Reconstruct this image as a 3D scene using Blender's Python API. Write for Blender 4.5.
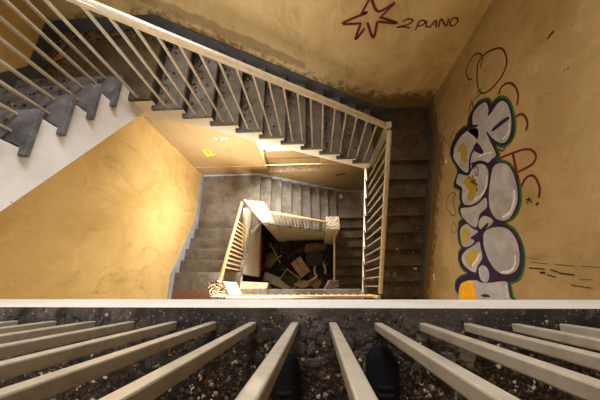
import bpy, bmesh, math, random
from mathutils import Vector, Matrix
from mathutils.geometry import tessellate_polygon

for o in list(bpy.data.objects):
    bpy.data.objects.remove(o)
SC = bpy.context.scene
COL = SC.collection

# ------------------------------------------------------------------ camera
cam_d = bpy.data.cameras.new('camera')
cam_d.sensor_width = 36.0
cam_d.sensor_fit = 'HORIZONTAL'
cam_d.lens = 267.05 / 600 * 36
cam_d.clip_start = 0.01
cam_d.clip_end = 200
cam = bpy.data.objects.new('camera', cam_d)
COL.objects.link(cam)
RT, UP, FW = ((0.998108, -0.001428, -0.061466), (0.02046, 0.950462, 0.310167), (-0.057978, 0.310837, -0.948693))
m = Matrix.Identity(4)
for i in range(3):
    m[i][0] = RT[i]; m[i][1] = UP[i]; m[i][2] = -FW[i]
cam.matrix_world = m
SC.camera = cam

# ------------------------------------------------------------------ world, light, exposure
SC.view_settings.view_transform = 'Standard'
SC.view_settings.look = 'None'
SC.view_settings.gamma = 1
SC.view_settings.use_curve_mapping = False
SC.view_settings.exposure = 0.0
w = bpy.data.worlds.new('sky'); SC.world = w
w.use_nodes = True
bg = w.node_tree.nodes['Background']
bg.inputs['Color'].default_value = (0.95, 0.97, 1.0, 1)
bg.inputs['Strength'].default_value = 1.3

def area(name, loc, rot, sx, sy, power, color, spread=180):
    d = bpy.data.lights.new(name, 'AREA')
    d.shape = 'RECTANGLE'; d.size = sx; d.size_y = sy
    d.energy = power; d.color = color
    o = bpy.data.objects.new(name, d); COL.objects.link(o)
    d.spread = math.radians(spread)
    o.location = loc; o.rotation_euler = rot
    return o
# daylight at the two windows of the north wall; the south pair is added fill
area('daylight_upper_window', (-0.56, 3.44, 0.17), (math.radians(-90 + 4), 0, 0), 1.42, 2.24, 165, (0.98, 0.98, 1.0))
area('daylight_lower_window', (-0.56, 3.55, -5.2), (math.radians(-90 + 10), 0, 0), 1.35, 1.3, 420, (1.0, 0.97, 0.93))
area('added_fill_south_lower', (-1.25, -2.2, -4.15), (math.radians(90 - 15), 0, math.radians(5)), 1.3, 1.5, 235, (1.0, 0.98, 0.95), 56)  # unseen lamp added as fill, aimed at the lower north-west corner
area('added_fill_south_upper', (-2.1, -2.2, 0.75), (math.radians(90 - 29), 0, math.radians(-16)), 1.3, 1.5, 26, (1.0, 0.98, 0.96), 40)  # unseen lamp added to brighten the upper north wall

# ------------------------------------------------------------------ dimensions (metres)
XW, XE, YN, YS = -3.19, 2.017, 3.04, -1.9          # shaft walls
ZC, ZF = 2.1, -10.37                               # ceiling, bottom of the well
R, T = 0.175, 0.28
Z0 = -1.13                                         # top landing
Z1 = -2.332                                        # corner landing, upper
Z2 = Z1 - 11 * R
ZL = -6.0                                          # landing one storey down
Z3 = -6.873
Z4 = Z3 - 9 * 0.1746

# ------------------------------------------------------------------ materials
def lin(c):
    return tuple(((x / 12.92) if x <= 0.04045 else ((x + 0.055) / 1.055) ** 2.4) for x in c)
def rgb(r, g, b):
    return lin((r / 255, g / 255, b / 255)) + (1,)

class NT:
    def __init__(s, name):
        s.m = bpy.data.materials.new(name); s.m.use_nodes = True
        s.t = s.m.node_tree; s.b = s.t.nodes['Principled BSDF']
        s.geo = s.t.nodes.new('ShaderNodeNewGeometry')
        s.P = s.geo.outputs['Position']
    def n(s, typ): return s.t.nodes.new('ShaderNode' + typ)
    def link(s, a, b): s.t.links.new(a, b)
    def set(s, inp, v):
        if hasattr(v, 'is_linked'): s.link(v, inp)
        else: inp.default_value = v
    def noise(s, scale, detail=4, rough=0.6, stretch=None, off=(0, 0, 0), dist=0.0):
        mp = s.n('Mapping'); s.link(s.P, mp.inputs['Vector'])
        mp.inputs['Location'].default_value = off
        if stretch: mp.inputs['Scale'].default_value = stretch
        nz = s.n('TexNoise'); s.link(mp.outputs[0], nz.inputs['Vector'])
        nz.inputs['Scale'].default_value = scale; nz.inputs['Detail'].default_value = detail
        nz.inputs['Roughness'].default_value = rough; nz.inputs['Distortion'].default_value = dist
        return nz.outputs['Fac']
    def voro(s, scale, feature='F1'):
        v = s.n('TexVoronoi'); s.link(s.P, v.inputs['Vector'])
        v.inputs['Scale'].default_value = scale; v.feature = feature
        return v
    def ramp(s, f, lo, hi):
        r = s.n('MapRange'); r.interpolation_type = 'SMOOTHSTEP'
        s.set(r.inputs['Value'], f); r.inputs['From Min'].default_value = lo; r.inputs['From Max'].default_value = hi
        return r.outputs[0]
    def math(s, op, a, b=0.0, clamp=False):
        k = s.n('Math'); k.operation = op; k.use_clamp = clamp
        s.set(k.inputs[0], a); s.set(k.inputs[1], b)
        return k.outputs[0]
    def mix(s, f, a, b):
        k = s.n('Mix'); k.data_type = 'RGBA'
        s.set(k.inputs[0], f); s.set(k.inputs[6], a); s.set(k.inputs[7], b)
        return k.outputs[2]
    def xyz(s):
        k = s.n('SeparateXYZ'); s.link(s.P, k.inputs[0]); return k.outputs
    def bump(s, h, strength, dist=0.01):
        k = s.n('Bump'); s.link(h, k.inputs['Height'])
        k.inputs['Strength'].default_value = strength; k.inputs['Distance'].default_value = dist
        s.link(k.outputs[0], s.b.inputs['Normal'])
    def done(s, col, rough=0.8, spec=0.3):
        s.set(s.b.inputs['Base Color'], col); s.set(s.b.inputs['Roughness'], rough)
        s.b.inputs['Specular IOR Level'].default_value = spec
        return s.m

def plain(name, col, rough=0.7, var=0.18, scale=14, spec=0.3):
    k = NT(name)
    f = k.ramp(k.noise(scale, 5), 0.35, 0.68)
    c = k.mix(f, tuple(x * (1 - var) for x in col[:3]) + (1,), tuple(min(1, x * (1 + var)) for x in col[:3]) + (1,))
    return k.done(c, rough, spec)

OCHRE = rgb(212, 182, 120)
def wall_mat(name, base, grime, band=None):
    k = NT(name)
    big = k.ramp(k.noise(0.9, 5, 0.65, dist=0.6), 0.38, 0.68)
    c = k.mix(big, base, tuple(x * y for x, y in zip(base[:3], (0.8, 0.74, 0.62))) + (1,))
    st = k.ramp(k.noise(2.4, 6, 0.7, stretch=(1, 1, 0.45), off=(3, 1, 7), dist=1.0), 0.5, 0.75)
    c = k.mix(k.math('MULTIPLY', st, 0.75), c, tuple(x * y for x, y in zip(base[:3], (0.6, 0.52, 0.42))) + (1,))
    pale = k.ramp(k.noise(5.0, 5, 0.6, stretch=(1.6, 0.6, 0.6), off=(9, 4, 2), dist=1.4), 0.56, 0.8)
    c = k.mix(k.math('MULTIPLY', pale, 0.5), c, tuple(min(1, x * 1.25 + 0.05) for x in base[:3]) + (1,))
    spk = k.ramp(k.noise(26, 3, 0.5), 0.70, 0.76)
    c = k.mix(k.math('MULTIPLY', spk, 0.6), c, rgb(70, 55, 38))
    if grime:                       # worn, dirty strip just above the steps, following the slope of the stair
        g = k.math('ADD', grime(k), k.math('MULTIPLY', k.math('SUBTRACT', k.noise(7, 8, 0.75, dist=0.8), 0.5), 0.95))
        gf = k.math('SUBTRACT', 1.0, k.ramp(g, 0.18, 0.4))
        c = k.mix(k.math('MULTIPLY', gf, 0.85), c, rgb(92, 68, 36))
    if band:
        bf = band(k)
        c = k.mix(k.math('MULTIPLY', bf, 0.6), c, rgb(120, 98, 66))
    fine = k.ramp(k.noise(13, 8, 0.75, stretch=(1, 1, 0.7), off=(2, 7, 5), dist=1.2), 0.52, 0.72)
    c = k.mix(k.math('MULTIPLY', fine, 0.35), c, tuple(x * y for x, y in zip(base[:3], (0.6, 0.52, 0.4))) + (1,))
    k.bump(k.noise(9, 6, 0.7), 0.25, 0.02)
    return k.done(c, 0.75, 0.25)

def north_height(k):                # height above the north flight's step line
    x, y, z = k.xyz()
    a = k.math('MULTIPLY', k.math('ADD', x, 1.8), -0.625)
    a = k.math('MINIMUM', a, 0.0); a = k.math('MAXIMUM', a, -1.79)
    h = k.math('SUBTRACT', k.math('SUBTRACT', z, Z1 + 0.10), a)
    # only the eastern half is badly stained
    return k.math('ADD', h, k.math('MULTIPLY', k.math('SUBTRACT', 1.0, k.ramp(x, 0.0, 1.0)), 0.22))
def north_band(k):
    x, y, z = k.xyz()
    h = k.math('SUBTRACT', z, k.math('ADD', k.math('MULTIPLY', k.math('ADD', x, 1.8), -0.625), Z1))
    h = k.math('ADD', h, k.math('MULTIPLY', k.math('SUBTRACT', k.noise(6, 4), 0.5), 0.16))
    f = k.math('MULTIPLY', k.ramp(h, 0.2, 0.26), k.math('SUBTRACT', 1.0, k.ramp(h, 0.36, 0.42)))
    return k.math('MULTIPLY', f, k.math('SUBTRACT', 1.0, k.ramp(x, -0.16, -0.05)))
def east_height(k):
    x, y, z = k.xyz()
    a = k.math('MULTIPLY', k.math('SUBTRACT', 2.094, y), -0.619)
    a = k.math('MINIMUM', a, 0.0)
    return k.math('SUBTRACT', k.math('SUBTRACT', z, Z2 + 0.12), a)

M = {}
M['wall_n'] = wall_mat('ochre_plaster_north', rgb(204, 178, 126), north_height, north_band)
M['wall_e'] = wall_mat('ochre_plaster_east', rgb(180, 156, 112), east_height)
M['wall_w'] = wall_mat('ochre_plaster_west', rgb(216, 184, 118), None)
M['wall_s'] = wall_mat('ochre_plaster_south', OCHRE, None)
M['ceiling'] = plain('ceiling_paint', rgb(225, 215, 190), 0.9)
def cream(name, base, dark):
    k = NT(name)
    f = k.ramp(k.noise(2.0, 5, 0.6), 0.4, 0.75)
    c = k.mix(f, base, dark)
    s = k.ramp(k.noise(30, 3, 0.5), 0.71, 0.76)
    c = k.mix(k.math('MULTIPLY', s, 0.7), c, rgb(90, 84, 74))
    k.bump(k.noise(20, 4), 0.15, 0.01)
    return k.done(c, 0.6, 0.3)
M['cream'] = cream('cream_stringer_paint', rgb(226, 216, 194), rgb(206, 192, 160))
M['white'] = cream('white_stringer_paint', rgb(238, 238, 238), rgb(222, 220, 216))
M['fascia'] = cream('white_fascia_paint', rgb(214, 212, 208), rgb(196, 188, 178))

def stone(name, base, light, dark, grit=0.5):
    k = NT(name)
    c = k.mix(k.ramp(k.noise(3.0, 6, 0.7), 0.35, 0.7), base, dark)
    c = k.mix(k.math('MULTIPLY', k.ramp(k.noise(7, 6, 0.7, off=(4, 4, 4)), 0.5, 0.75), 0.55), c, light)
    c = k.mix(k.math('MULTIPLY', k.ramp(k.noise(70, 4, 0.7), 0.58, 0.7), grit), c, tuple(x * 0.3 for x in dark[:3]) + (1,))
    c = k.mix(k.math('MULTIPLY', k.ramp(k.noise(90, 3, 0.6, off=(8, 1, 3)), 0.63, 0.72), grit * 0.8), c, tuple(min(1, x * 1.8) for x in light[:3]) + (1,))
    k.bump(k.noise(40, 5, 0.7), 0.35, 0.01)
    return k.done(c, 0.82, 0.25)
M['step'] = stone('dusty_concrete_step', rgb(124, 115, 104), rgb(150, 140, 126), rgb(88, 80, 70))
M['step_dark'] = stone('shaded_concrete_step', rgb(98, 84, 64), rgb(120, 104, 80), rgb(64, 53, 38))  # same concrete as the other steps, dim light put into the colour
M['step_grey'] = stone('grey_slate_step', rgb(116, 116, 119), rgb(146, 146, 150), rgb(72, 69, 68), 0.5)
M['floor_dirt'] = stone('dirt_covered_concrete', rgb(50, 41, 34), rgb(94, 80, 66), rgb(26, 21, 17), 1.0)
M['floor_edge'] = stone('bare_concrete_edge', rgb(72, 66, 60), rgb(134, 124, 112), rgb(34, 29, 26), 1.0)
M['riser'] = stone('shade_dark_riser', rgb(62, 54, 46), rgb(84, 75, 64), rgb(40, 34, 28), 0.5)  # shade on the risers put into the colour, darker than the treads
M['ground'] = stone('cellar_ground', rgb(62, 52, 40), rgb(84, 70, 52), rgb(34, 28, 20), 0.7)
def skirt(name, base):
    k = NT(name)
    c = k.mix(k.ramp(k.noise(5, 6, 0.7), 0.4, 0.7), base, tuple(x * 0.7 for x in base[:3]) + (1,))
    c = k.mix(k.math('MULTIPLY', k.ramp(k.noise(34, 4), 0.64, 0.72), 0.5), c, rgb(60, 52, 42))
    return k.done(c, 0.6, 0.3)
M['skirt'] = skirt('slate_grey_skirting', rgb(84, 83, 84))
M['skirt_light'] = skirt('blue_grey_skirting', rgb(158, 164, 172))
def railmat(name, base, rough, coat):
    k = NT(name)
    f = k.ramp(k.noise(18, 4), 0.4, 0.7)
    c = k.mix(f, base, tuple(x * 0.8 for x in base[:3]) + (1,))
    k.b.inputs['Coat Weight'].default_value = coat
    k.b.inputs['Coat Roughness'].default_value = 0.05
    k.b.inputs['Coat IOR'].default_value = 1.8
    return k.done(c, rough, 0.5)
M['rail'] = railmat('beige_gloss_handrail', rgb(184, 166, 136), 0.22, 1.0)
M['bal'] = railmat('beige_baluster_paint', rgb(176, 164, 142), 0.25, 0.8)
M['bal_front'] = railmat('pale_baluster_paint', rgb(180, 170, 152), 0.42, 0.3)
M['rail_low'] = railmat('worn_beige_rail', rgb(196, 164, 118), 0.5, 0.1)
k = NT('rubble')
v = k.voro(40)
c = k.mix(k.ramp(v.outputs['Distance'], 0.05, 0.6), rgb(220, 210, 192), rgb(170, 156, 132))
c = k.mix(k.math('MULTIPLY', k.ramp(k.noise(24, 4), 0.56, 0.66), 0.75), c, rgb(104, 86, 64))
k.bump(k.noise(30, 5), 0.8, 0.03)
M['rubble_white'] = k.done(c, 0.9, 0.2)
k = NT('tan_rubble')
v = k.voro(34)
c = k.mix(k.ramp(v.outputs['Distance'], 0.05, 0.6), rgb(140, 120, 92), rgb(112, 94, 68))
c = k.mix(k.math('MULTIPLY', k.ramp(k.noise(24, 4), 0.52, 0.64), 0.8), c, rgb(62, 50, 36))
k.bump(k.noise(30, 5), 0.8, 0.03)
M['rubble'] = k.done(c, 0.9, 0.2)
k = NT('red_floor_tile')
br = k.n('TexBrick'); k.link(k.P, br.inputs['Vector'])
br.inputs['Color1'].default_value = rgb(140, 100, 84); br.inputs['Color2'].default_value = rgb(124, 88, 74)
br.inputs['Mortar'].default_value = rgb(110, 92, 78); br.inputs['Scale'].default_value = 9
br.inputs['Mortar Size'].default_value = 0.02
M['red_tile'] = k.done(br.outputs['Color'], 0.6)
M['red'] = plain('red_oxide_paint', rgb(132, 38, 34), 0.5)
M['frame'] = plain('window_frame_paint', rgb(226, 224, 218), 0.5, 0.06)
M['conduit'] = plain('brown_conduit', rgb(168, 128, 70), 0.6)
k = NT('loose_grit')
oi = k.n('TexVoronoi'); k.link(k.P, oi.inputs['Vector']); oi.inputs['Scale'].default_value = 60
sp = k.n('SeparateColor'); k.link(oi.outputs['Color'], sp.inputs[0])
c = k.mix(k.ramp(sp.outputs[0], 0.3, 0.8), rgb(30, 24, 19), rgb(76, 62, 48))
c = k.mix(k.ramp(sp.outputs[1], 0.88, 0.95), c, rgb(170, 160, 146))
c = k.mix(k.ramp(sp.outputs[2], 0.9, 0.96), c, rgb(112, 78, 46))
M['grit'] = k.done(c, 0.85, 0.25)
# spray paint
for nm, c_, rg in (('spray_green', rgb(52, 112, 44), 0.6), ('spray_purple', rgb(48, 32, 62), 0.5), ('spray_maroon', rgb(104, 30, 32), 0.65),
                   ('spray_olive', rgb(82, 74, 46), 0.65), ('spray_black', rgb(38, 32, 32), 0.6), ('spray_teal', rgb(20, 124, 118), 0.6),
                   ('spray_orange', rgb(234, 168, 24), 0.6), ('spray_white', rgb(226, 224, 222), 0.5), ('paint_chip', rgb(214, 214, 212), 0.7)):
    M[nm] = plain(nm, c_, rg, 0.12, 20)
k = NT('spray_silver')
c = k.mix(k.ramp(k.noise(3, 5, 0.6, dist=1), 0.35, 0.7), rgb(160, 158, 162), rgb(190, 188, 190))
c = k.mix(k.math('MULTIPLY', k.ramp(k.noise(6, 5, 0.7, stretch=(1, 0.5, 2.5)), 0.58, 0.75), 0.6), c, rgb(150, 134, 112))
M['spray_silver'] = k.done(c, 0.5, 0.4)
k = NT('spray_yellow')
c = k.mix(k.ramp(k.noise(6, 5, 0.6, dist=1), 0.4, 0.65), rgb(186, 156, 40), rgb(168, 148, 86))
M['spray_yellow'] = k.done(c, 0.55)
M['black_leather'] = plain('black_shoe_leather', rgb(13, 13, 14), 0.8, 0.2, 14, 0.1)
M['black_rubber'] = plain('black_sole_rubber', rgb(16, 16, 16), 0.7, 0.1)
M['black_cloth'] = plain('black_cloth', rgb(24, 24, 28), 0.9, 0.2, 40)
M['lace'] = plain('pale_lace_mark', rgb(170, 160, 140), 0.7)
M['skin'] = plain('skin', rgb(196, 150, 124), 0.55, 0.05)
M['hair'] = plain('dark_hair', rgb(46, 34, 26), 0.6)
M['cardboard'] = plain('worn_cardboard', rgb(182, 156, 122), 0.9, 0.2, 8)
M['brown'] = plain('brown_wood', rgb(116, 84, 56), 0.8, 0.25, 6)
M['dark'] = plain('dark_grimy_plastic', rgb(46, 44, 38), 0.6, 0.25, 8)
M['moss'] = stone('speckled_green_board', rgb(78, 80, 58), rgb(120, 120, 90), rgb(38, 42, 30), 0.8)
M['pale'] = plain('pale_dirty_plastic', rgb(196, 178, 148), 0.6, 0.15, 10)
M['panel'] = plain('blue_white_panel', rgb(206, 208, 214), 0.5, 0.1, 5)
M['sack'] = plain('dusty_sack', rgb(128, 110, 86), 0.95, 0.25, 12)
M['leaf'] = plain('dry_leaf', rgb(168, 118, 60), 0.8, 0.25, 20)
k = NT('litter_mix')
oi = k.voro(30)
sp = k.n('SeparateColor'); k.link(oi.outputs['Color'], sp.inputs[0])
c = k.mix(k.ramp(sp.outputs[0], 0.2, 0.8), rgb(44, 36, 28), rgb(120, 100, 74))
M['leaf_mix'] = k.done(c, 0.9, 0.2)
M['paper'] = plain('paper', rgb(214, 208, 196), 0.85, 0.08)

# ------------------------------------------------------------------ mesh helpers
class MB:
    def __init__(s): s.v = []; s.f = []; s.mi = []; s.cur = 0
    def add(s, vs, fs):
        b = len(s.v); s.v += [tuple(x) for x in vs]
        for f in fs: s.f.append(tuple(b + i for i in f)); s.mi.append(s.cur)
    def box(s, x0, x1, y0, y1, z0, z1):
        s.add([(x, y, z) for z in (z0, z1) for y in (y0, y1) for x in (x0, x1)],
              [(0, 2, 3, 1), (4, 5, 7, 6), (0, 1, 5, 4), (2, 6, 7, 3), (0, 4, 6, 2), (1, 3, 7, 5)])
    def prism(s, pts, fn, a, b):
        """polygon pts extruded between parameters a and b; fn(p, a) -> 3D point"""
        n = len(pts)
        v = [fn(p, a) for p in pts] + [fn(p, b) for p in pts]
        tri = tessellate_polygon([[Vector((p[0], p[1], 0)) for p in pts]])
        f = [tuple(t) for t in tri] + [tuple(i + n for i in reversed(t)) for t in tri]
        f += [(i, (i + 1) % n, (i + 1) % n + n, i + n) for i in range(n)]
        s.add(v, f)
    def sweep(s, pts, prof, up=(0, 0, 1), caps=True):
        """profile (a, b) swept along the polyline with mitred corners; a = sideways, b = along up"""
        pts = [Vector(p) for p in pts]; n = len(pts); k = len(prof); vs = []; up = Vector(up)
        for i, p in enumerate(pts):
            d0 = (pts[i] - pts[i - 1]).normalized() if i else (pts[1] - pts[0]).normalized()
            d1 = (pts[i + 1] - pts[i]).normalized() if i < n - 1 else d0
            d = (d0 + d1).normalized()
            side = d.cross(up)
            side = side.normalized() if side.length > 1e-5 else Vector((1, 0, 0))
            u2 = side.cross(d).normalized()
            sc = 1.0 / max(0.35, math.sqrt(max(0.0, (1 + d0.dot(d1)) / 2)))
            for a, b in prof:
                vs.append(p + side * a * (sc if abs(d0.z - d1.z) < 0.3 else 1) + u2 * b)
        fs = []
        for i in range(n - 1):
            for j in range(k):
                fs.append((i * k + j, i * k + (j + 1) % k, (i + 1) * k + (j + 1) % k, (i + 1) * k + j))
        if caps: fs += [tuple(reversed(range(k))), tuple((n - 1) * k + j for j in range(k))]
        s.add(vs, fs)
    def rock(s, c, rx, ry, rz, rnd, rot=None):
        t = (1 + 5 ** 0.5) / 2
        V = [(-1, t, 0), (1, t, 0), (-1, -t, 0), (1, -t, 0), (0, -1, t), (0, 1, t), (0, -1, -t), (0, 1, -t), (t, 0, -1), (t, 0, 1), (-t, 0, -1), (-t, 0, 1)]
        F = [(0, 11, 5), (0, 5, 1), (0, 1, 7), (0, 7, 10), (0, 10, 11), (1, 5, 9), (5, 11, 4), (11, 10, 2), (10, 7, 6), (7, 1, 8), (3, 9, 4), (3, 4, 2), (3, 2, 6), (3, 6, 8), (3, 8, 9), (4, 9, 5), (2, 4, 11), (6, 2, 10), (8, 6, 7), (9, 8, 1)]
        a = rnd.uniform(0, 6.28); ca, sa = math.cos(a), math.sin(a); vs = []
        for x, y, z in V:
            q = rnd.uniform(0.35, 0.62); x, y, z = x * q * rx, y * q * ry, z * q * rz
            vs.append((c[0] + x * ca - y * sa, c[1] + x * sa + y * ca, c[2] + z))
        s.add(vs, F)
    def build(s, name, mat, parent=None, bevel=0, seg=2, smooth=False):
        me = bpy.data.meshes.new(name); me.from_pydata(s.v, [], s.f)
        mats = mat if isinstance(mat, (list, tuple)) else [mat]
        for q in mats: me.materials.append(q)
        if len(mats) > 1:
            for p, i in zip(me.polygons, s.mi): p.material_index = i
        bm = bmesh.new(); bm.from_mesh(me); bmesh.ops.recalc_face_normals(bm, faces=bm.faces); bm.to_mesh(me); bm.free()
        if smooth:
            for p in me.polygons: p.use_smooth = True
        o = bpy.data.objects.new(name, me); COL.objects.link(o)
        if parent is not None: put(o, parent)
        if bevel:
            b = o.modifiers.new('bevel', 'BEVEL'); b.width = bevel; b.segments = seg; b.limit_method = 'ANGLE'
            b.angle_limit = math.radians(50)
        return o

def put(o, parent):
    o.parent = parent
    o.matrix_parent_inverse = Matrix.Translation(-Vector(parent.location))   # children are built in world coordinates
def thing(name, label, cat, loc=(0, 0, 0), group=None):
    o = bpy.data.objects.new(name, None); COL.objects.link(o); o.location = loc
    o.empty_display_size = 0.1
    return tag(o, label, cat, group)
def tag(o, label, cat, group=None, kind=None):
    o['label'] = label; o['category'] = cat
    if group: o['group'] = group
    if kind: o['kind'] = kind
    return o
def struct(o):
    o['kind'] = 'structure'; return o
def box(name, mat, x0, x1, y0, y1, z0, z1, parent=None, bevel=0):
    q = MB(); q.box(x0, x1, y0, y1, z0, z1); return q.build(name, mat, parent, bevel)

# wall paint traced in wall coordinates: (north distance, height) on the east wall, (east distance, height) on the north wall
G_sil = [(2.135,-2.994),(2.15,-2.878),(2.099,-2.752),(2.04,-2.685),(1.97,-2.673),(1.968,-2.578),(1.919,-2.495),(1.818,-2.437),(1.687,-2.425),(1.557,-2.442),(1.471,-2.488),(1.423,-2.564),(1.436,-2.669),(1.495,-2.738),(1.468,-2.769),(1.375,-2.757),(1.35,-2.818),(1.307,-2.765),(1.239,-2.676),(1.169,-2.625),(1.101,-2.597),(0.989,-2.59),(0.871,-2.613),(0.772,-2.659),(0.7,-2.735),(0.67,-2.82),(0.657,-2.917),(0.624,-2.898),(0.594,-2.862),(0.541,-2.807),(0.454,-2.773),(0.353,-2.762),(0.25,-2.786),(0.159,-2.837),(0.082,-2.914),(0.053,-3.011),(0.046,-3.065),(-0.01,-3.063),(-0.098,-3.074),(-0.186,-3.094),(-0.255,-4.204),(-0.133,-4.159),(-0.04,-4.239),(0.065,-4.2),(0.13,-4.061),(0.162,-3.863),(0.186,-3.819),(0.238,-3.94),(0.352,-4.007),(0.46,-3.967),(0.516,-3.864),(0.591,-3.902),(0.746,-3.89),(0.844,-3.808),(0.861,-3.819),(0.897,-3.696),(0.979,-3.747),(1.059,-3.74),(1.096,-3.671),(1.184,-3.671),(1.294,-3.63),(1.39,-3.755),(1.466,-3.697),(1.54,-3.595),(1.648,-3.601),(1.765,-3.658),(1.891,-3.679),(1.983,-3.607),(2.033,-3.469),(2.04,-3.301),(2.014,-3.167),(2.093,-3.104)]
G_silver = [[(1.981,-3.05),(2.08,-3.001),(2.102,-2.873),(2.068,-2.763),(2.005,-2.728),(1.929,-2.736),(1.882,-2.772),(1.882,-2.69),(1.906,-2.6),(1.895,-2.52),(1.827,-2.465),(1.719,-2.452),(1.6,-2.471),(1.503,-2.521),(1.456,-2.598),(1.474,-2.672),(1.535,-2.734),(1.621,-2.792),(1.723,-2.841),(1.607,-2.834),(1.4,-2.79),(1.387,-2.877),(1.374,-2.938),(1.423,-3.038),(1.467,-3.127),(1.494,-3.229),(1.447,-3.279),(1.537,-3.26),(1.619,-3.197),(1.69,-3.067),(1.766,-3.053),(1.948,-3.181),(1.898,-3.035),(1.891,-2.972),(1.945,-3.041)],[(1.834,-3.602),(1.914,-3.543),(1.965,-3.382),(1.953,-3.189),(1.882,-3.01),(1.795,-2.986),(1.708,-3.061),(1.628,-3.213),(1.523,-3.289),(1.45,-3.316),(1.49,-3.311),(1.439,-3.368),(1.513,-3.469),(1.655,-3.564),(1.78,-3.622)],[(1.423,-3.288),(1.447,-3.201),(1.431,-3.097),(1.377,-3.014),(1.283,-2.978),(1.165,-3.025),(1.081,-3.102),(1.017,-3.248),(1.013,-3.429),(1.063,-3.583),(1.166,-3.618),(1.292,-3.561),(1.381,-3.654),(1.427,-3.677),(1.508,-3.579),(1.445,-3.468),(1.391,-3.362)],[(1.227,-2.935),(1.287,-2.877),(1.286,-2.773),(1.213,-2.67),(1.091,-2.624),(0.94,-2.627),(0.825,-2.662),(0.742,-2.735),(0.683,-2.83),(0.682,-2.941),(0.736,-3.04),(0.844,-3.092),(0.962,-3.08),(1.111,-3.014)],[(1.037,-3.687),(0.992,-3.484),(0.978,-3.306),(1.01,-3.136),(0.95,-3.119),(0.884,-3.162),(0.85,-3.309),(0.726,-3.407),(0.743,-3.504),(0.854,-3.634),(0.947,-3.704)],[(0.785,-3.333),(0.81,-3.233),(0.768,-3.138),(0.714,-3.091),(0.675,-3.154),(0.663,-3.254),(0.676,-3.351),(0.72,-3.378)],[(0.77,-3.797),(0.802,-3.628),(0.721,-3.526),(0.684,-3.448),(0.647,-3.418),(0.623,-3.562),(0.604,-3.602),(0.558,-3.526),(0.517,-3.644),(0.529,-3.816),(0.638,-3.846)],[(0.596,-3.319),(0.642,-3.222),(0.634,-3.042),(0.581,-2.897),(0.471,-2.817),(0.35,-2.81),(0.236,-2.845),(0.163,-2.913),(0.13,-3.029),(0.139,-3.153),(0.206,-3.261),(0.325,-3.33),(0.47,-3.357)],[(0.405,-3.894),(0.47,-3.765),(0.499,-3.594),(0.535,-3.433),(0.456,-3.428),(0.341,-3.436),(0.251,-3.571),(0.178,-3.652),(0.235,-3.811),(0.316,-3.9)],[(0.214,-3.563),(0.252,-3.452),(0.191,-3.371),(0.101,-3.388),(0.053,-3.464),(0.087,-3.562)],[(0.001,-4.109),(0.071,-3.948),(0.081,-3.678),(0.055,-3.578),(0.047,-3.4),(0.057,-3.111),(-0.02,-3.098),(-0.099,-3.105),(-0.185,-3.129),(-0.246,-4.146)]]
G_yellow = [[(1.862,-3.34),(1.764,-3.274),(1.666,-3.285),(1.576,-3.368),(1.657,-3.442),(1.772,-3.427),(1.809,-3.496)],[(1.387,-3.353),(1.259,-3.225),(1.149,-3.252),(1.049,-3.415),(1.134,-3.481),(1.212,-3.423),(1.34,-3.496)],[(0.747,-3.752),(0.742,-3.625),(0.659,-3.582),(0.575,-3.711),(0.549,-3.809),(0.647,-3.815)],[(0.4,-3.801),(0.455,-3.61),(0.429,-3.506),(0.368,-3.507),(0.296,-3.668),(0.236,-3.714),(0.306,-3.785)],[(-0.007,-4.112),(0.061,-3.952),(0.075,-3.749),(-0.12,-3.729),(-0.215,-3.751),(-0.237,-4.115)]]
G_purple = [[(1.692,-2.759),(1.702,-2.639),(1.682,-2.495),(1.645,-2.484),(1.652,-2.575),(1.664,-2.74)],[(1.702,-3.05),(1.546,-2.973),(1.523,-3.014),(1.655,-3.147)],[(1.723,-2.841),(1.666,-2.843),(1.661,-2.814)],[(0.609,-3.601),(0.65,-3.404),(0.722,-3.174),(0.625,-3.341),(0.547,-3.386),(0.563,-3.479)],[(0.659,-3.304),(0.697,-3.222),(0.709,-3.171),(0.671,-3.212)],[(-0.093,-3.611),(-0.079,-3.504),(-0.106,-3.436),(-0.112,-3.577)]]
G_white = [([(0.924,-2.67),(0.838,-2.7),(0.738,-2.795),(0.715,-2.913)],0.03),([(1.236,-3.014),(1.13,-3.065),(1.061,-3.19),(1.049,-3.346)],0.022),([(0.299,-2.879),(0.213,-2.916),(0.159,-3.003),(0.152,-3.148)],0.022),([(0.389,-3.478),(0.313,-3.571),(0.272,-3.677)],0.03),([(1.594,-2.497),(1.518,-2.545),(1.499,-2.63)],0.018),([(1.52,-3.086),(1.5,-2.97),(1.457,-2.851)],0.02),([(0.01,-3.125),(-0.1,-3.136)],0.02)]
G_pstroke = [([(1.684,-3.048),(1.637,-3.176),(1.566,-3.259),(1.45,-3.316)],0.03),([(1.504,-3.249),(1.458,-3.087),(1.383,-2.973),(1.316,-2.94)],0.025),([(1.971,-3.101),(1.891,-2.972)],0.03)]
G_tag = [([(1.429,-3.221),(1.434,-3.161),(1.382,-3.137),(1.309,-3.185),(1.376,-3.213)],0.012),([(1.368,-3.356),(1.291,-3.304),(1.27,-3.221)],0.012),([(1.295,-3.349),(1.251,-3.272),(1.2,-3.212)],0.012),([(1.362,-3.277),(1.291,-3.271),(1.21,-3.274)],0.012),([(1.161,-3.248),(1.136,-3.239)],0.021)]
G_green_dash = [([(2.284,-2.85),(2.248,-2.725)],0.014),([(2.238,-2.933),(2.221,-2.809),(2.157,-2.699)],0.014),([(2.014,-3.69),(2.106,-3.561),(2.139,-3.43)],0.01),([(2.096,-3.627),(2.115,-3.468)],0.01)]
G_ring = [([(2.534,-2.75),(2.592,-2.716),(2.609,-2.618),(2.554,-2.491),(2.46,-2.366),(2.373,-2.316),(2.265,-2.31),(2.192,-2.343),(2.141,-2.441),(2.134,-2.599),(2.177,-2.735),(2.281,-2.804),(2.423,-2.795),(2.534,-2.75)],0.022)]
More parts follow.
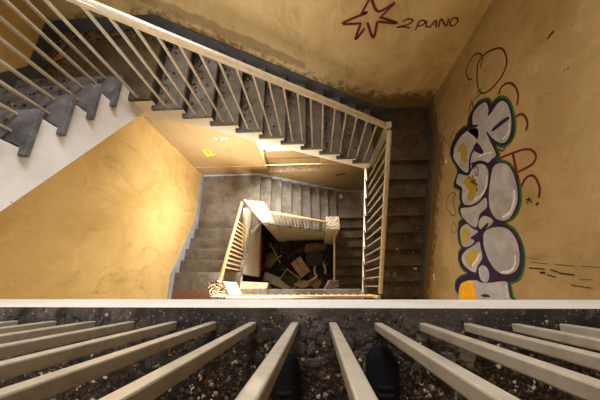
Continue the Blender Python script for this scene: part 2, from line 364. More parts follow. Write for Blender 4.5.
G_arc_o = [([(2.514,-2.878),(2.558,-2.933),(2.675,-2.948),(2.747,-2.887),(2.762,-2.764),(2.702,-2.663),(2.626,-2.62),(2.569,-2.632),(2.517,-2.692)],0.022)]
G_arc1 = [([(1.993,-2.528),(2.036,-2.486),(2.026,-2.415),(1.978,-2.35),(1.891,-2.309),(1.789,-2.312),(1.721,-2.35)],0.024)]
G_arc2 = [([(1.615,-2.408),(1.605,-2.348),(1.555,-2.307),(1.473,-2.301),(1.424,-2.336)],0.024)]
G_letP = [([(1.341,-2.787),(1.297,-2.565),(1.261,-2.425),(1.212,-2.346),(1.145,-2.317),(1.098,-2.346),(1.08,-2.413),(1.086,-2.555)],0.024),([(1.297,-2.565),(1.199,-2.571),(1.032,-2.588)],0.034)]
G_letC = [([(0.938,-2.567),(0.985,-2.511),(0.992,-2.432),(0.947,-2.388),(0.846,-2.377),(0.772,-2.413)],0.024),([(0.716,-2.458),(0.723,-2.442)],0.03)]
G_small = [([(2.161,-3.079),(2.255,-2.973),(2.158,-2.985)],0.018),([(2.058,-3.472),(2.069,-3.371),(2.046,-3.215)],0.022),([(1.437,-2.735),(1.386,-2.687),(1.414,-2.629)],0.018)]
G_cres = [([(1.266,-3.754),(1.321,-3.805),(1.316,-3.951),(1.233,-4.061),(1.12,-4.057),(1.014,-3.968),(0.996,-3.89),(1.034,-3.84),(1.162,-3.864),(1.246,-3.809),(1.266,-3.754)],0.012),([(0.836,-4.066),(0.894,-4.001),(0.887,-3.931),(0.831,-3.904),(0.762,-3.941),(0.754,-4.016),(0.836,-4.066)],0.012)]
G_blk = [([(0.224,-2.705),(0.191,-2.521)],0.006),([(0.18,-2.443),(0.156,-2.276)],0.005),([(0.152,-2.219),(0.132,-2.09)],0.004),([(0.171,-2.737),(0.151,-2.568)],0.012),([(0.124,-2.622),(0.118,-2.58)],0.02),([(0.1,-2.554),(0.08,-2.478)],0.012),([(0.11,-2.428),(0.089,-2.299)],0.012),([(0.015,-2.352),(-0.008,-2.197)],0.008),([(0.261,-2.705),(0.241,-2.592)],0.005),([(0.058,-2.268),(0.048,-2.162)],0.005),([(0.139,-2.498),(0.119,-2.435)],0.012),([(0.79,-2.554),(0.788,-2.517),(0.747,-2.495)],0.012),([(0.759,-2.552),(0.786,-2.513),(0.804,-2.511)],0.01)]
G_scr = [([(2.024,-1.867),(2.03,-1.84),(2.028,-1.81)],0.02),([(1.652,-1.843),(1.653,-1.833)],0.01),([(1.64,-1.815),(1.649,-1.803)],0.01)]
G_star = [([(0.578,-2.331),(0.647,-2.156)],0.034),([(0.661,-2.157),(0.768,-2.313),(0.927,-2.229)],0.034),([(0.929,-2.234),(0.817,-2.38)],0.034),([(0.812,-2.386),(1.029,-2.475),(0.794,-2.438)],0.034),([(0.785,-2.453),(0.781,-2.657),(0.672,-2.452)],0.034),([(0.642,-2.526),(0.557,-2.668),(0.589,-2.457)],0.034),([(0.581,-2.447),(0.37,-2.433),(0.634,-2.32),(0.578,-2.331)],0.034)]
G_word = [([(1.094,-2.456),(1.144,-2.428),(1.209,-2.448),(1.167,-2.5),(1.044,-2.531),(1.115,-2.526),(1.2,-2.548)],0.021),([(1.282,-2.577),(1.286,-2.517),(1.291,-2.466),(1.335,-2.456),(1.365,-2.489),(1.34,-2.52),(1.296,-2.531)],0.021),([(1.381,-2.471),(1.394,-2.537),(1.44,-2.546)],0.021),([(1.448,-2.553),(1.478,-2.465),(1.519,-2.551)],0.021),([(1.447,-2.52),(1.509,-2.511)],0.014),([(1.55,-2.553),(1.536,-2.449),(1.639,-2.552),(1.625,-2.455)],0.021),([(1.669,-2.452),(1.66,-2.495),(1.697,-2.549),(1.739,-2.539),(1.747,-2.482),(1.708,-2.448),(1.669,-2.452)],0.021)]
G_eY = [([(-2.581,-5.376),(-2.477,-5.364),(-2.437,-5.482),(-2.492,-5.597),(-2.566,-5.613),(-2.559,-5.474),(-2.567,-5.377),(-2.597,-5.591),(-2.579,-5.694),(-2.386,-5.604)],0.035)]
G_teal = [([(0.987,-7.014),(1.059,-6.914),(1.193,-6.889),(1.314,-6.965)],0.03),([(1.041,-7.233),(1.109,-7.092),(1.225,-7.32),(1.28,-7.103),(1.406,-7.184)],0.03),([(1.048,-7.541),(1.188,-7.471),(1.402,-7.524)],0.04),([(0.975,-7.156),(1.07,-7.235)],0.03),([(1.151,-6.989),(1.28,-7.103)],0.025)]
G_scuff = [([(-2.12,-4.898),(-2.113,-4.939)],0.05),([(-1.984,-4.948),(-1.928,-4.911)],0.05),([(-1.878,-4.894),(-1.887,-4.954)],0.03)]

# ------------------------------------------------------------------ room shell
SE = Z0 + 0.08           # sill of the upper window niche lies out of view
def north_wall():
    q = MB()
    xa, xb = -1.28, 0.145
    def layer(y0, y1, lo, hi):          # lo, hi: list of openings (z0, z1) in ascending order
        x0, x1 = XW - 0.25, XE + 0.25
        q.box(x0, xa, y0, y1, ZF - 0.2, ZC + 0.2)
        q.box(xb, x1, y0, y1, ZF - 0.2, ZC + 0.2)
        z = ZF - 0.2
        for a, b in zip(lo, hi):
            q.box(xa, xb, y0, y1, z, a); z = b
        q.box(xa, xb, y0, y1, z, ZC + 0.2)
    layer(YN, YN + 0.22, (-6.73, -1.80), (-4.55, 1.30))
    layer(YN + 0.22, YN + 0.36, (-5.97, -0.95), (-4.55, 1.30))
    return struct(q.build('wall_north', M['wall_n']))
north_wall()
struct(box('wall_west', M['wall_w'], XW - 0.25, XW, YS, YN, ZF - 0.2, ZC + 0.2))
struct(box('wall_east', M['wall_e'], XE, XE + 0.25, YS, YN, ZF - 0.2, ZC + 0.2))
def south_wall():  # south wall with two unseen window openings added for fill light
    q = MB(); y0, y1 = YS - 0.25, YS
    q.box(XW - 0.25, -2.75, y0, y1, ZF - 0.2, ZC + 0.2); q.box(-0.6, XE + 0.25, y0, y1, ZF - 0.2, ZC + 0.2)
    for a, b in ((ZF - 0.2, -4.9), (-3.4, 0.0), (1.5, ZC + 0.2)): q.box(-2.75, -0.6, y0, y1, a, b)
    q.box(-2.75, -1.9, y0, y1, -4.9, -3.4); q.box(-1.45, -0.6, y0, y1, 0.0, 1.5)
    struct(q.build('wall_south', M['wall_s']))
    for i, (xa, a) in enumerate(((-1.9, -4.9), (-2.75, 0.0))):
        q = MB()
        for x in (xa, xa + .625, xa + 1.25): q.box(x, x + 0.05, YS - .18, YS - .13, a, a + 1.5)
        q.box(xa, xa + 1.3, YS - .18, YS - .13, a, a + .05); q.box(xa, xa + 1.3, YS - .18, YS - .13, a + 1.45, a + 1.5)
        struct(q.build('window_%d' % (i + 3), M['frame']))  # frames of the added south windows
south_wall()
struct(box('floor', M['ground'], XW, XE, YS, YN, ZF - 0.2, ZF))
q = MB()                                    # ceiling; unseen roof opening added to let in fill light
q.box(XW, XE, YS, -0.4, ZC, ZC + 0.2); q.box(XW, XE, 1.6, YN, ZC, ZC + 0.2)
q.box(XW, -1.7, -0.4, 1.6, ZC, ZC + 0.2); q.box(0.5, XE, -0.4, 1.6, ZC, ZC + 0.2)
struct(q.build('ceiling', M['ceiling']))
for i, (a, b) in enumerate(((-5.97, -4.55), (-0.95, 1.30))):
    q = MB(); xa, xb, y0, y1 = -1.28, 0.145, YN + 0.25, YN + 0.30
    for x in (xa, (xa + xb) / 2 - 0.025, xb - 0.05): q.box(x, x + 0.05, y0, y1, a, b)
    q.box(xa, xb, y0, y1, a, a + 0.05); q.box(xa, xb, y0, y1, b - 0.05, b)
    struct(q.build('window_%d' % (i + 1), M['frame']))
# debris lying on the sill of the lower window
rnd = random.Random(5)
q = MB()
for i in range(420):
    q.rock((rnd.uniform(-1.24, 0.11), rnd.uniform(YN + 0.01, YN + 0.2), -6.725), rnd.uniform(.01, .05), rnd.uniform(.01, .04), rnd.uniform(.01, .025), rnd)
q.box(-1.26, 0.12, YN + 0.006, YN + 0.212, -6.73, -6.715)
tag(q.build('sill_rubble', M['sack']), 'brown crumbled rubble covering the lower window sill', 'rubble', kind='stuff')

# skirting painted / rendered along the stair, following every flight
def skirt_x(name, mat, wall, pts, bottom):    # on the north wall: pts (x, z top)
    q = MB()
    q.prism([(x, z) for x, z in pts] + [(x, z) for x, z in reversed(bottom)], lambda p, a: (p[0], a, p[1]), YN - 0.018, YN)
    return struct(q.build(name, mat))
def skirt_y(name, mat, x0, x1, pts, bottom):
    q = MB()
    q.prism([(y, z) for y, z in pts] + [(y, z) for y, z in reversed(bottom)], lambda p, a: (a, p[0], p[1]), x0, x1)
    return struct(q.build(name, mat))
H = 0.15
def off(p, d): return [(a, z - d) for a, z in p]
up_n = [(XW, Z1 + H), (-1.85, Z1 + H), (1.20, Z2 + H), (XE, Z2 + H)]
skirt_x('baseboard_north', M['skirt'], 'n', up_n, off(up_n, 0.42))
up_e = [(YN, Z2 + H), (2.18, Z2 + H), (-0.62, ZL + H), (YS, ZL + H)]
skirt_y('baseboard_east', M['skirt'], XE - 0.018, XE, up_e, off(up_e, 0.42))
up_w = [(YS, Z0 + H), (0.60, Z0 + H), (2.36, Z1 + H), (YN, Z1 + H)]
skirt_y('baseboard_west', M['skirt'], XW, XW + 0.018, up_w, off(up_w, 0.42))
lo_w = [(YS, ZL + H), (0.28, ZL + H), (1.72, Z3 + H), (YN, Z3 + H)]
skirt_y('baseboard_west_lower', M['skirt_light'], XW, XW + 0.02, lo_w, off(lo_w, 0.42))
lo_n = [(XW, Z3 + .07), (-1.50, Z3 + .07), (0.96, Z4 + .08), (XE, Z4 + .08)]
skirt_x('baseboard_north_lower', M['skirt_light'], 'n', lo_n, off(lo_n, 0.42))
lo_e = [(YN, Z4 + H), (2.2, Z4 + H), (-0.85, ZF + H), (YS, ZF + H)]
skirt_y('baseboard_east_lower', M['skirt'], XE - 0.018, XE, lo_e, off(lo_e, 0.42))
# thin conduit along the north wall at the height of the window niche
q = MB(); q.box(XW + 0.02, XE - .02, YN - 0.022, YN, -6.285, -6.262)
struct(q.build('trim_1', M['conduit']))

# ------------------------------------------------------------------ flights and landings
def flight(name, label, origin, sd, wd, n, t, r, width, body, step, D=0.39, oh=0.05, group='flights of the stair', thick=0.045, foot=None, ext=0):
    """origin: inner end of the top nosing; sd: horizontal direction down the flight; wd: from the inner edge to the wall."""
    ox, oy, oz = origin
    def W(s, wl, z): return (ox + sd[0] * s + wd[0] * wl, oy + sd[1] * s + wd[1] * wl, z)
    th = thing(name, label, 'stairs', W(n * t / 2, width / 2, oz - n * r), group)
    pts = []
    for k in range(n):
        pts += [(k * t - .035, oz - k * r - thick), (k * t - .035, oz - (k + 1) * r - thick)]
    se = (n - 1) * t - .035
    zb = oz - se * r / t - D
    if foot is not None:
        zb = max(zb, foot)
    pts += [(se, zb)] + ([(-ext, oz - D + ext * r / t), (-.035, oz - D + ext * r / t)] if ext else [(-.035, oz - D)])
    q = MB(); q.prism(pts, lambda p, a: W(p[0], a, p[1]), 0, width)
    q.build('stringer', body, th)
    for k in range(1, n + 1):
        q = MB()
        zt = oz - k * r
        if k < n:
            a, b = (k - 1) * t - .09, k * t
            c0, c1 = W(a, -oh, 0), W(b, width - .02, 0)
            q.box(min(c0[0], c1[0]), max(c0[0], c1[0]), min(c0[1], c1[1]), max(c0[1], c1[1]), zt - thick, zt)
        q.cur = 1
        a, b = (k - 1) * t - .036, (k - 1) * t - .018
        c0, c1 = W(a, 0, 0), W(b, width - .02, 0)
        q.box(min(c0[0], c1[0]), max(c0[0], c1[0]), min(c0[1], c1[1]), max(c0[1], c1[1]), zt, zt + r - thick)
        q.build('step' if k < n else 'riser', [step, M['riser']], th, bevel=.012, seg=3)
    return th
def landing(name, label, poly, z, body, paving, D=0.39, inset=.05, polyb=None, thick=0.045, group='landings'):
    th = thing(name, label, 'landing', (sum(p[0] for p in poly) / len(poly), sum(p[1] for p in poly) / len(poly), z - D), group)
    q = MB(); q.prism(polyb or poly, lambda p, a: (p[0], p[1], a), z - D, z - thick)
    q.build('slab', body, th)
    q = MB(); q.prism(poly, lambda p, a: (p[0], p[1], a), z - thick, z)
    q.build('paving', paving, th, bevel=.010, seg=2)
    return th
g = 0.02
# top landing: the photographer's floor
XWI, YNI, XEI = -2.10, 1.97, 0.90
th = thing('landing', 'grit-strewn top landing with white painted edge under the shoes', 'landing', (-0.5, -1, Z0 - .3))
poly = [(XW, YS), (XE, YS), (XE, -0.076), (XWI, -0.076), (XWI, 0.67), (XW, 0.67)]
q = MB(); q.prism([(XW, YS), (XE, YS), (XE, -0.09), (XWI - .0, -0.09), (XWI, 0.65), (XW, 0.65)], lambda p, a: (p[0], p[1], a), Z0 - 0.33, Z0)
q.build('floor_slab', M['floor_dirt'], th)
q = MB(); q.prism([(-0.076, Z0 + .001), (-0.085, Z0 + .001), (-0.085, Z0 - .30), (-0.058, Z0 - .30)], lambda p, a: (a, p[0], p[1]), XWI, XE)
o = q.build('white_edge', M['fascia'], th); o['label'] = 'white painted slab edge'
q = MB(); q.box(XWI, XE, -0.19, -0.0775, Z0, Z0 + .0015)
q.build('concrete_border', M['floor_edge'], th)

flight('stair_flight', 'uppermost flight with white stringer and slate steps down the west wall', (XWI + .05, 0.67, Z0), (0, 1), (-1, 0), 6, 0.29, 0.2, XWI - XW + .05 - .0, M['white'], M['step_grey'], D=0.56, ext=.32)
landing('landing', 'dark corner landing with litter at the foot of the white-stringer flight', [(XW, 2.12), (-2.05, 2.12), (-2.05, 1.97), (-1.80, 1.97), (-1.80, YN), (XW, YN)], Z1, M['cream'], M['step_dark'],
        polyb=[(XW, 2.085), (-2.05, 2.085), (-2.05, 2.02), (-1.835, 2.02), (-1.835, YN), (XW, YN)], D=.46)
flight('stair_flight', 'flight with cream stringer descending along the north wall below the paint star', (-1.80, 2.02, Z1), (1, 0), (0, 1), 11, T, R, YN - 2.02, M['cream'], M['step'], D=.43)
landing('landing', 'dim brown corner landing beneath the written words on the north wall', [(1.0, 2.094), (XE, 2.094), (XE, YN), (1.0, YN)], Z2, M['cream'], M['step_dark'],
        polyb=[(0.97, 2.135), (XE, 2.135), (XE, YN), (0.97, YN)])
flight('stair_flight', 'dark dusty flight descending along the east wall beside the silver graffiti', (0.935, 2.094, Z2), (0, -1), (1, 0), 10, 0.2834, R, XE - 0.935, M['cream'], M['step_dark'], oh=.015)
# one storey down
th = landing('landing', 'landing with beige rail one storey below the white landing edge', [(XW, YS), (XE, YS), (XE, -0.457), (0.915, -0.457), (0.915, -0.035), (-1.68, -0.035), (-1.68, 0.32), (XW, 0.32)], ZL, M['cream'], M['step'],
             polyb=[(XW, YS), (XE, YS), (XE, -0.5), (0.965, -0.5), (0.965, -0.07), (-1.72, -0.07), (-1.72, 0.285), (XW, 0.285)], D=.33)
o = box('tile_strip', M['red_tile'], XW + .03, -2.3, -0.62, -0.05, ZL, ZL + .012, th); o['label'] = 'red tiled strip'
flight('stair_flight', 'short sunlit grey flight along the west wall with ladder-like rail', (-1.73, 0.32, ZL), (0, 1), (-1, 0), 5, 0.285, 0.1746, -1.73 - XW, M['cream'], M['step'])
landing('landing', 'bright grey square landing in the corner below the yellow letter', [(XW, 1.46), (-1.68, 1.46), (-1.53, 1.65), (-1.53, YN), (XW, YN)], Z3, M['cream'], M['step'],
        polyb=[(XW, 1.425), (-1.73, 1.425), (-1.565, 1.70), (-1.565, YN), (XW, YN)])
flight('stair_flight', 'grey flight descending below the window sill on the north wall', (-1.53, 1.70, Z3), (1, 0), (0, 1), 9, 0.275, 0.1746, YN - 1.70, M['cream'], M['step'])
landing('landing', 'small grey landing under the teal scrawl with a scrap of paper', [(0.67, 2.13), (XE, 2.13), (XE, YN), (0.67, YN)], Z4, M['cream'], M['step'],
        polyb=[(0.64, 2.17), (XE, 2.17), (XE, YN), (0.64, YN)])
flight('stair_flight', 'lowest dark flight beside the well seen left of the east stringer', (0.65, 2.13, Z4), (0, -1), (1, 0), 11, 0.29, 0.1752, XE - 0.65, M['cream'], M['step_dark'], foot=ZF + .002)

# walls below the lower flights that enclose the well
q = MB(); q.box(-1.84, -1.735, 0.30, 1.93, -8.22, -6.46)
struct(q.build('wall_well_west', M['cream']))
q = MB(); q.prism([(-1.52, ZF), (0.62, ZF), (0.62, -8.85), (-1.52, -7.36)], lambda p, a: (p[0], a, p[1]), 1.735, 1.83)
struct(q.build('wall_well_north', M['cream']))
q = MB(); q.prism([(1.6, ZF), (-0.45, ZF), (-0.45, -10.35), (1.6, -9.2)], lambda p, a: (a, p[0], p[1]), 0.655, 0.70)
tag(box('pipe', M['red'], -1.73, -1.69, 0.34, 1.52, -8.26, -8.19), 'thin red pipe at the foot of the cream well wall', 'pipe')
# cream ledge beside the broken south west pillar
q = MB(); q.prism([(-1.90, 0.14), (-1.10, 0.10), (-1.14, -0.025), (-1.74, -0.03)], lambda p, a: (p[0], p[1], a), -6.32, -6.22)
tag(q.build('ledge', M['cream']), 'pale ledge running out from the broken corner pillar', 'ledge')

# ------------------------------------------------------------------ railings
def rail_prof(w, h):
    a, b = w / 2, h / 2
    return [(-a * .75, -b), (a * .75, -b), (a * .75, -b * .35)] + [(a * math.cos(math.pi * i / 14), b * (-.15 + 1.15 * math.sin(math.pi * i / 14) ** .8)) for i in range(15)] + [(-a * .75, -b * .35)]
def baluster(p, z0, z1, s, mat, parent, top=None):
    q = MB()
    x, y = p; tx, ty = top or p
    h = s / 2
    q.add([(x - h, y - h, z0), (x + h, y - h, z0), (x + h, y + h, z0), (x - h, y + h, z0), (tx - h, ty - h, z1), (tx + h, ty - h, z1), (tx + h, ty + h, z1), (tx - h, ty + h, z1)],
          [(0, 3, 2, 1), (4, 5, 6, 7), (0, 1, 5, 4), (1, 2, 6, 5), (2, 3, 7, 6), (3, 0, 4, 7)])
    return q.build('baluster', mat, parent, bevel=.004, seg=2)
def handrail(pts, w, h, mat, parent):
    q = MB(); q.sweep(pts, rail_prof(w, h)); o = q.build('handrail', mat, parent)
    for p in o.data.polygons: p.use_smooth = abs(p.normal.z) > .12 or len(p.vertices) == 4
    try: o.data.set_sharp_from_angle(angle=math.radians(42))
    except Exception: pass
    return o

# top landing
th = thing('railing', 'nearest railing of square pale bars along the white landing edge', 'railing', (-0.6, -0.14, Z0), 'stair railings')
handrail([(XWI - .07, -0.14, -0.085), (XE, -0.14, -0.085)], .07, .06, M['rail'], th)
xs = [-1.073, -0.909, -0.745, -0.571, -0.413, -0.254, -0.089, 0.057, 0.228, 0.394, 0.555, 0.726, 0.892]
xs = [-2.06 + .164 * i for i in range(6)] + xs + [1.056 + .164 * i for i in range(6)]
for x in xs: baluster((x, -0.142), Z0 + .004, -0.11, .029, M['bal_front'], th)
# west flight and round the corner to the north flight
xr = -2.165
th = thing('railing', 'railing with thin light bars on the slate steps of the west flight', 'railing', (xr, 1.3, -2), 'stair railings')
pw = [(xr, -0.10, -0.085), (xr, 0.55, -0.085), (xr, 2.0, -1.07)]
handrail(pw, .07, .06, M['rail'], th)
def lerp(pts, ax, v):
    for a, b in zip(pts, pts[1:]):
        lo, hi = min(a[ax], b[ax]), max(a[ax], b[ax])
        if lo <= v <= hi and hi > lo:
            f = (v - a[ax]) / (b[ax] - a[ax]); return a[2] + f * (b[2] - a[2])
    return pts[-1][2]
for j in range(1, 6):
    yj = 2.12 - .29 * (j - 1); zj = Z1 + .2 * j
    for d in (.045, .185): baluster((xr, yj - d), zj, lerp(pw, 1, yj - d) - .02, .023, M['bal'], th)
th = thing('railing', 'long railing with glossy beige handrail down the north flight', 'railing', (-.6, 2.0, -3), 'stair railings')
pn = [(xr, 2.0, -1.07), (-1.95, 2.0, -1.12), (0.965, 2.0, -3.085)]
pn = [(xr + .04, 2.0, -1.00), (0.965, 2.0, -3.085)]
handrail(pn, .074, .066, M['rail'], th)
for x in (-1.94,): baluster((x, 2.0), Z1, lerp(pn, 0, x) - .02, .023, M['bal'], th)
for k in range(1, 11):
    for d in (.05, .19):
        x = -1.80 + T * k - d
        baluster((x, 2.0), Z1 - k * R, lerp(pn, 0, x) - .02, .023, M['bal'], th)
q = MB(); q.box(.93, 1.0, 1.965, 2.035, Z2, -3.03); q.build('newel_post', M['bal'], th, bevel=.006)
th = thing('railing', 'railing with slanting beige bars down the dark east flight', 'railing', (.965, 1, -4.5), 'stair railings')
pe = [(.985, 1.96, -3.11), (1.005, -0.085, -4.59)]
handrail(pe, .07, .066, M['rail'], th)
for k in range(1, 9):
    for d in (.05, .19):
        y = 2.094 - .2834 * k + d
        if y > 1.93 or y < 0: continue
        baluster((.965, y), Z2 - k * R, lerp(pe, 1, y) - .02, .023, M['bal'], th, top=(.985 + .01 * (1.96 - y), y))
# storey below
th = thing('railing', 'beige railing on the landing below, nearly hidden under the white edge', 'railing', (-.3, -0.14, ZL), 'stair railings')
handrail([(.985, -0.152, -4.98), (-1.62, -0.152, -4.98)], .05, .06, M['rail_low'], th)
for i in range(17): baluster((.88 - .15 * i, -0.145), ZL, -5.0, .026, M['rail_low'], th)
baluster((.985, -0.152), ZL, -4.6, .05, M['rail_low'], th)
th = thing('railing', 'ladder-like leaning railing of the short sunlit flight', 'railing', (-1.72, 1, -6.5), 'stair railings')
p2 = [(-1.75, 0.11, -4.92), (-1.75, 1.93, -5.97)]
handrail(p2, .07, .06, M['rail_low'], th)
for k in range(1, 5):
    for d in (.045, .14, .235):
        y = .32 + .285 * k - d; f = (y - .13) / 1.77
        baluster((-1.75, y), ZL - k * .1746, lerp(p2, 1, y) - .02, .026, M['rail_low'], th, top=(-1.75, y))
th = thing('railing', 'worn low railing of the flight under the window', 'railing', (-.5, 1.72, -7.6), 'stair railings')
p3 = [(-1.20, 1.72, -6.06), (0.31, 1.72, -7.28)]
handrail(p3, .06, .06, M['rail_low'], th)
for k in range(2, 8):
    for d in (.04, .13, .22):
        x = -1.53 + .275 * k - d
        if x < -1.16 or x > .28: continue
        baluster((x, 1.735), Z3 - k * .1746, lerp(p3, 0, x) - .02, .026, M['rail_low'], th)
th = thing('railing', 'short rail post line of the lowest flight beside the well', 'railing', (.54, .9, -9), 'stair railings')
p4 = [(.535, 1.6, -7.75), (.525, 0.16, -8.68)]
handrail(p4, .06, .06, M['rail_low'], th)
for k in range(2, 8):
    for d in (.05, .19):
        y = 2.13 - .29 * k + d
        if y > 1.55 or y < .2: continue
        baluster((.625, y), Z4 - k * .1752, lerp(p4, 1, y) - .02, .026, M['rail_low'], th, top=(.54, y))

# pillars of the well with broken rubble tops
def pillar(label, quad, z0, z1, seed, slope=(0, 0), rough=.035, top='rubble_white'):
    """quad: plan corners of the top (counter-clockwise)"""
    rnd = random.Random(seed)
    cx = sum(p[0] for p in quad) / 4; cy = sum(p[1] for p in quad) / 4
    th = thing('pillar', label, 'pillar', (cx, cy, z0), 'broken pillars of the stairwell')
    q = MB(); q.prism(quad, lambda p, a: (p[0], p[1], a + ((p[0] - cx) * slope[0] + (p[1] - cy) * slope[1] if a > z0 else 0)), z0, z1 - .05)
    q.build('shaft', M['cream'], th)
    N = 14; V = []; F = []
    for i in range(N + 1):
        for j in range(N + 1):
            a, b = i / N, j / N
            x = (quad[0][0] * (1 - a) + quad[1][0] * a) * (1 - b) + (quad[3][0] * (1 - a) + quad[2][0] * a) * b
            y = (quad[0][1] * (1 - a) + quad[1][1] * a) * (1 - b) + (quad[3][1] * (1 - a) + quad[2][1] * a) * b
            e = min(a, b, 1 - a, 1 - b)
            jx = rnd.uniform(-.012, .012) if e == 0 else 0
            V.append((x + jx, y + (rnd.uniform(-.012, .012) if e == 0 else 0), z1 - .03 + rnd.uniform(0, rough) + min(e, .2) * .12 + (x - cx) * slope[0] + (y - cy) * slope[1]))
    n1 = N + 1
    for i in range(N):
        for j in range(N): F.append((i * n1 + j, (i + 1) * n1 + j, (i + 1) * n1 + j + 1, i * n1 + j + 1))
    ring = [i * n1 for i in range(N + 1)] + [N * n1 + j for j in range(1, n1)] + [i * n1 + N for i in range(N - 1, -1, -1)] + [j for j in range(N - 1, 0, -1)]
    base = len(V)
    for r_ in ring: V.append((V[r_][0], V[r_][1], V[r_][2] - .05))
    for i in range(len(ring)):
        j = (i + 1) % len(ring); F.append((ring[i], ring[j], base + j, base + i))
    q = MB(); q.add(V, F)
    o = q.build('broken_top', M[top], th); o['label'] = 'rough rubble top'
    return th
pillar('white pillar with crumbled top at the corner below the window', [(-1.45, 1.665), (-1.16, 1.69), (-1.20, 1.90), (-1.70, 1.98)], ZF, -5.9, 1, slope=(0, 0))
pillar('cream pillar with rubble top at the foot of the flight under the window', [(0.29, 1.57), (0.665, 1.57), (0.665, 1.93), (0.29, 1.93)], ZF, -7.45, 2)
pillar('broken pillar with pitted stone top below the white landing edge, left', [(-1.95, -0.16), (-1.60, -0.16), (-1.76, 0.11), (-2.02, 0.11)], ZF, -5.05, 3, rough=.03, top='rubble')
pillar('rubble heap topped pillar at the near right corner of the well', [(0.23, -0.06), (0.66, -0.06), (0.645, 0.20), (0.38, 0.21)], ZF, -8.5, 4, rough=.06, top='rubble')

# ------------------------------------------------------------------ graffiti (flat paint on the walls)
GE = lambda d: (lambda p, a=0: (XE - d - a, p[0], p[1]))
GN = lambda d: (lambda p, a=0: (p[0], YN - d - a, p[1]))
def smooth(pts, closed=False, n=4):
    out = []; L = len(pts)
    for i in range(L if closed else L - 1):
        p0 = pts[(i - 1) % L] if (closed or i > 0) else pts[i]
        p1 = pts[i]; p2 = pts[(i + 1) % L]
        p3 = pts[(i + 2) % L] if (closed or i + 2 < L) else p2
        for k in range(n):
            t = k / n; t2 = t * t; t3 = t2 * t
            out.append(tuple(.5 * ((2 * p1[c]) + (-p0[c] + p2[c]) * t + (2 * p0[c] - 5 * p1[c] + 4 * p2[c] - p3[c]) * t2 + (-p0[c] + 3 * p1[c] - 3 * p2[c] + p3[c]) * t3) for c in (0, 1)))
    if not closed: out.append(tuple(pts[-1]))
    return out
def fill(name, pts, mat, fn, parent=None, rounded=True):
    pts = smooth(pts, True, 3) if rounded else pts
    q = MB()
    tri = tessellate_polygon([[Vector((p[0], p[1], 0)) for p in pts]])
    q.add([fn(p) for p in pts], [tuple(t) for t in tri])
    return q.build(name, mat, parent)
def stroke(name, strokes, mat, fn, parent=None, wscale=1.0):
    q = MB()
    for si, (pts, w) in enumerate(strokes):
        lift = .0006 * si
        pts = smooth(pts, False, 5) if len(pts) > 2 else list(pts)
        L, Rr = [], []
        n = len(pts)
        for i, p in enumerate(pts):
            a = pts[max(0, i - 1)]; b = pts[min(n - 1, i + 1)]
            dx, dy = b[0] - a[0], b[1] - a[1]; l = math.hypot(dx, dy) or 1
            ww = w * wscale / 2 * (0.8 if i in (0, n - 1) else 1)
            L.append((p[0] - dy / l * ww, p[1] + dx / l * ww)); Rr.append((p[0] + dy / l * ww, p[1] - dx / l * ww))
        vs = [fn(p, lift) for p in L + Rr]
        q.add(vs, [(i, i + 1, n + i + 1, n + i) for i in range(n - 1)])
        for e in (0, n - 1):
            c = pts[e]; m_ = 8; up_ = lift + (.0002 if e else .0003)
            q.add([fn(c, up_)] + [fn((c[0] + w * wscale * .48 * math.cos(6.2832 * j / m_), c[1] + w * wscale * .48 * math.sin(6.2832 * j / m_)), up_) for j in range(m_)],
                  [(0, 1 + j, 1 + (j + 1) % m_) for j in range(m_)])
    return q.build(name, mat, parent)
th = thing('graffiti', 'large silver and purple bubble lettering with green outline on the east wall', 'graffiti', (XE, 1.0, -3.1))
gr = smooth(G_sil, True, 3)
stroke('green_outline', [(gr + [gr[0]], .045)], M['spray_green'], GE(.002), th)
fill('purple_outline', G_sil, M['spray_purple'], GE(.004), th)
for g_ in G_silver: fill('silver_fill', g_, M['spray_silver'], GE(.006), th)
for g_ in G_yellow: fill('yellow_patch', g_, M['spray_yellow'], GE(.008), th)
fill('orange_patch', G_yellow[-1], M['spray_orange'], GE(.0085), th)
for g_ in G_white: stroke('white_highlight', [g_], M['spray_white'], GE(.009), th)
for g_ in G_purple: fill('purple_blade', g_, M['spray_purple'], GE(.010), th)
for g_ in G_pstroke: stroke('purple_line', [g_], M['spray_purple'], GE(.0105), th)
stroke('black_tag', G_tag, M['spray_black'], GE(.011), th)
def mark(label, st, mat, fn=GE(.003), ws=1.0, cat='graffiti'):
    return tag(stroke('graffiti', st, M[mat], fn, None, ws), label, cat)
mark('maroon spray ring above the bubble lettering', G_ring, 'spray_maroon')
mark('dark olive spray arc left of the maroon ring', G_arc_o, 'spray_olive')
mark('maroon hook just under the maroon ring', G_arc1, 'spray_maroon')
mark('small maroon hook at the right shoulder of the bubble lettering', G_arc2, 'spray_maroon')
mark('maroon letter P right of the bubble lettering', G_letP, 'spray_maroon')
mark('maroon letter C with a dot below the letter P', G_letC, 'spray_maroon')
mark('small maroon marks at the left shoulder of the bubble lettering', G_small, 'spray_maroon')
mark('thin green dashes around the top of the bubble lettering', G_green_dash, 'spray_green')
mark('black outlined crescent left of the bubble lettering', G_cres[:1], 'spray_black')
mark('small black outlined oval below the black crescent', G_cres[1:], 'spray_black')
mark('black scribbled scratches right of the bubble lettering', G_blk, 'spray_black', cat='scratches')
mark('dark scuffs high on the east wall', G_scr, 'spray_black', cat='scratches')
mark('dark red seven-stroke star on the north wall', G_star, 'spray_maroon', GN(.003))
mark('dark red hand-written floor name beside the star', G_word, 'spray_maroon', GN(.003))
mark('yellow letter on the lit north wall above the lower landing', G_eY, 'spray_orange', GN(.003))
mark('teal scrawl on the north wall above the small landing', G_teal, 'spray_teal', GN(.003))
mark('grey chips in the lit plaster right of the yellow letter', G_scuff, 'paint_chip', GN(.003), cat='scratches')

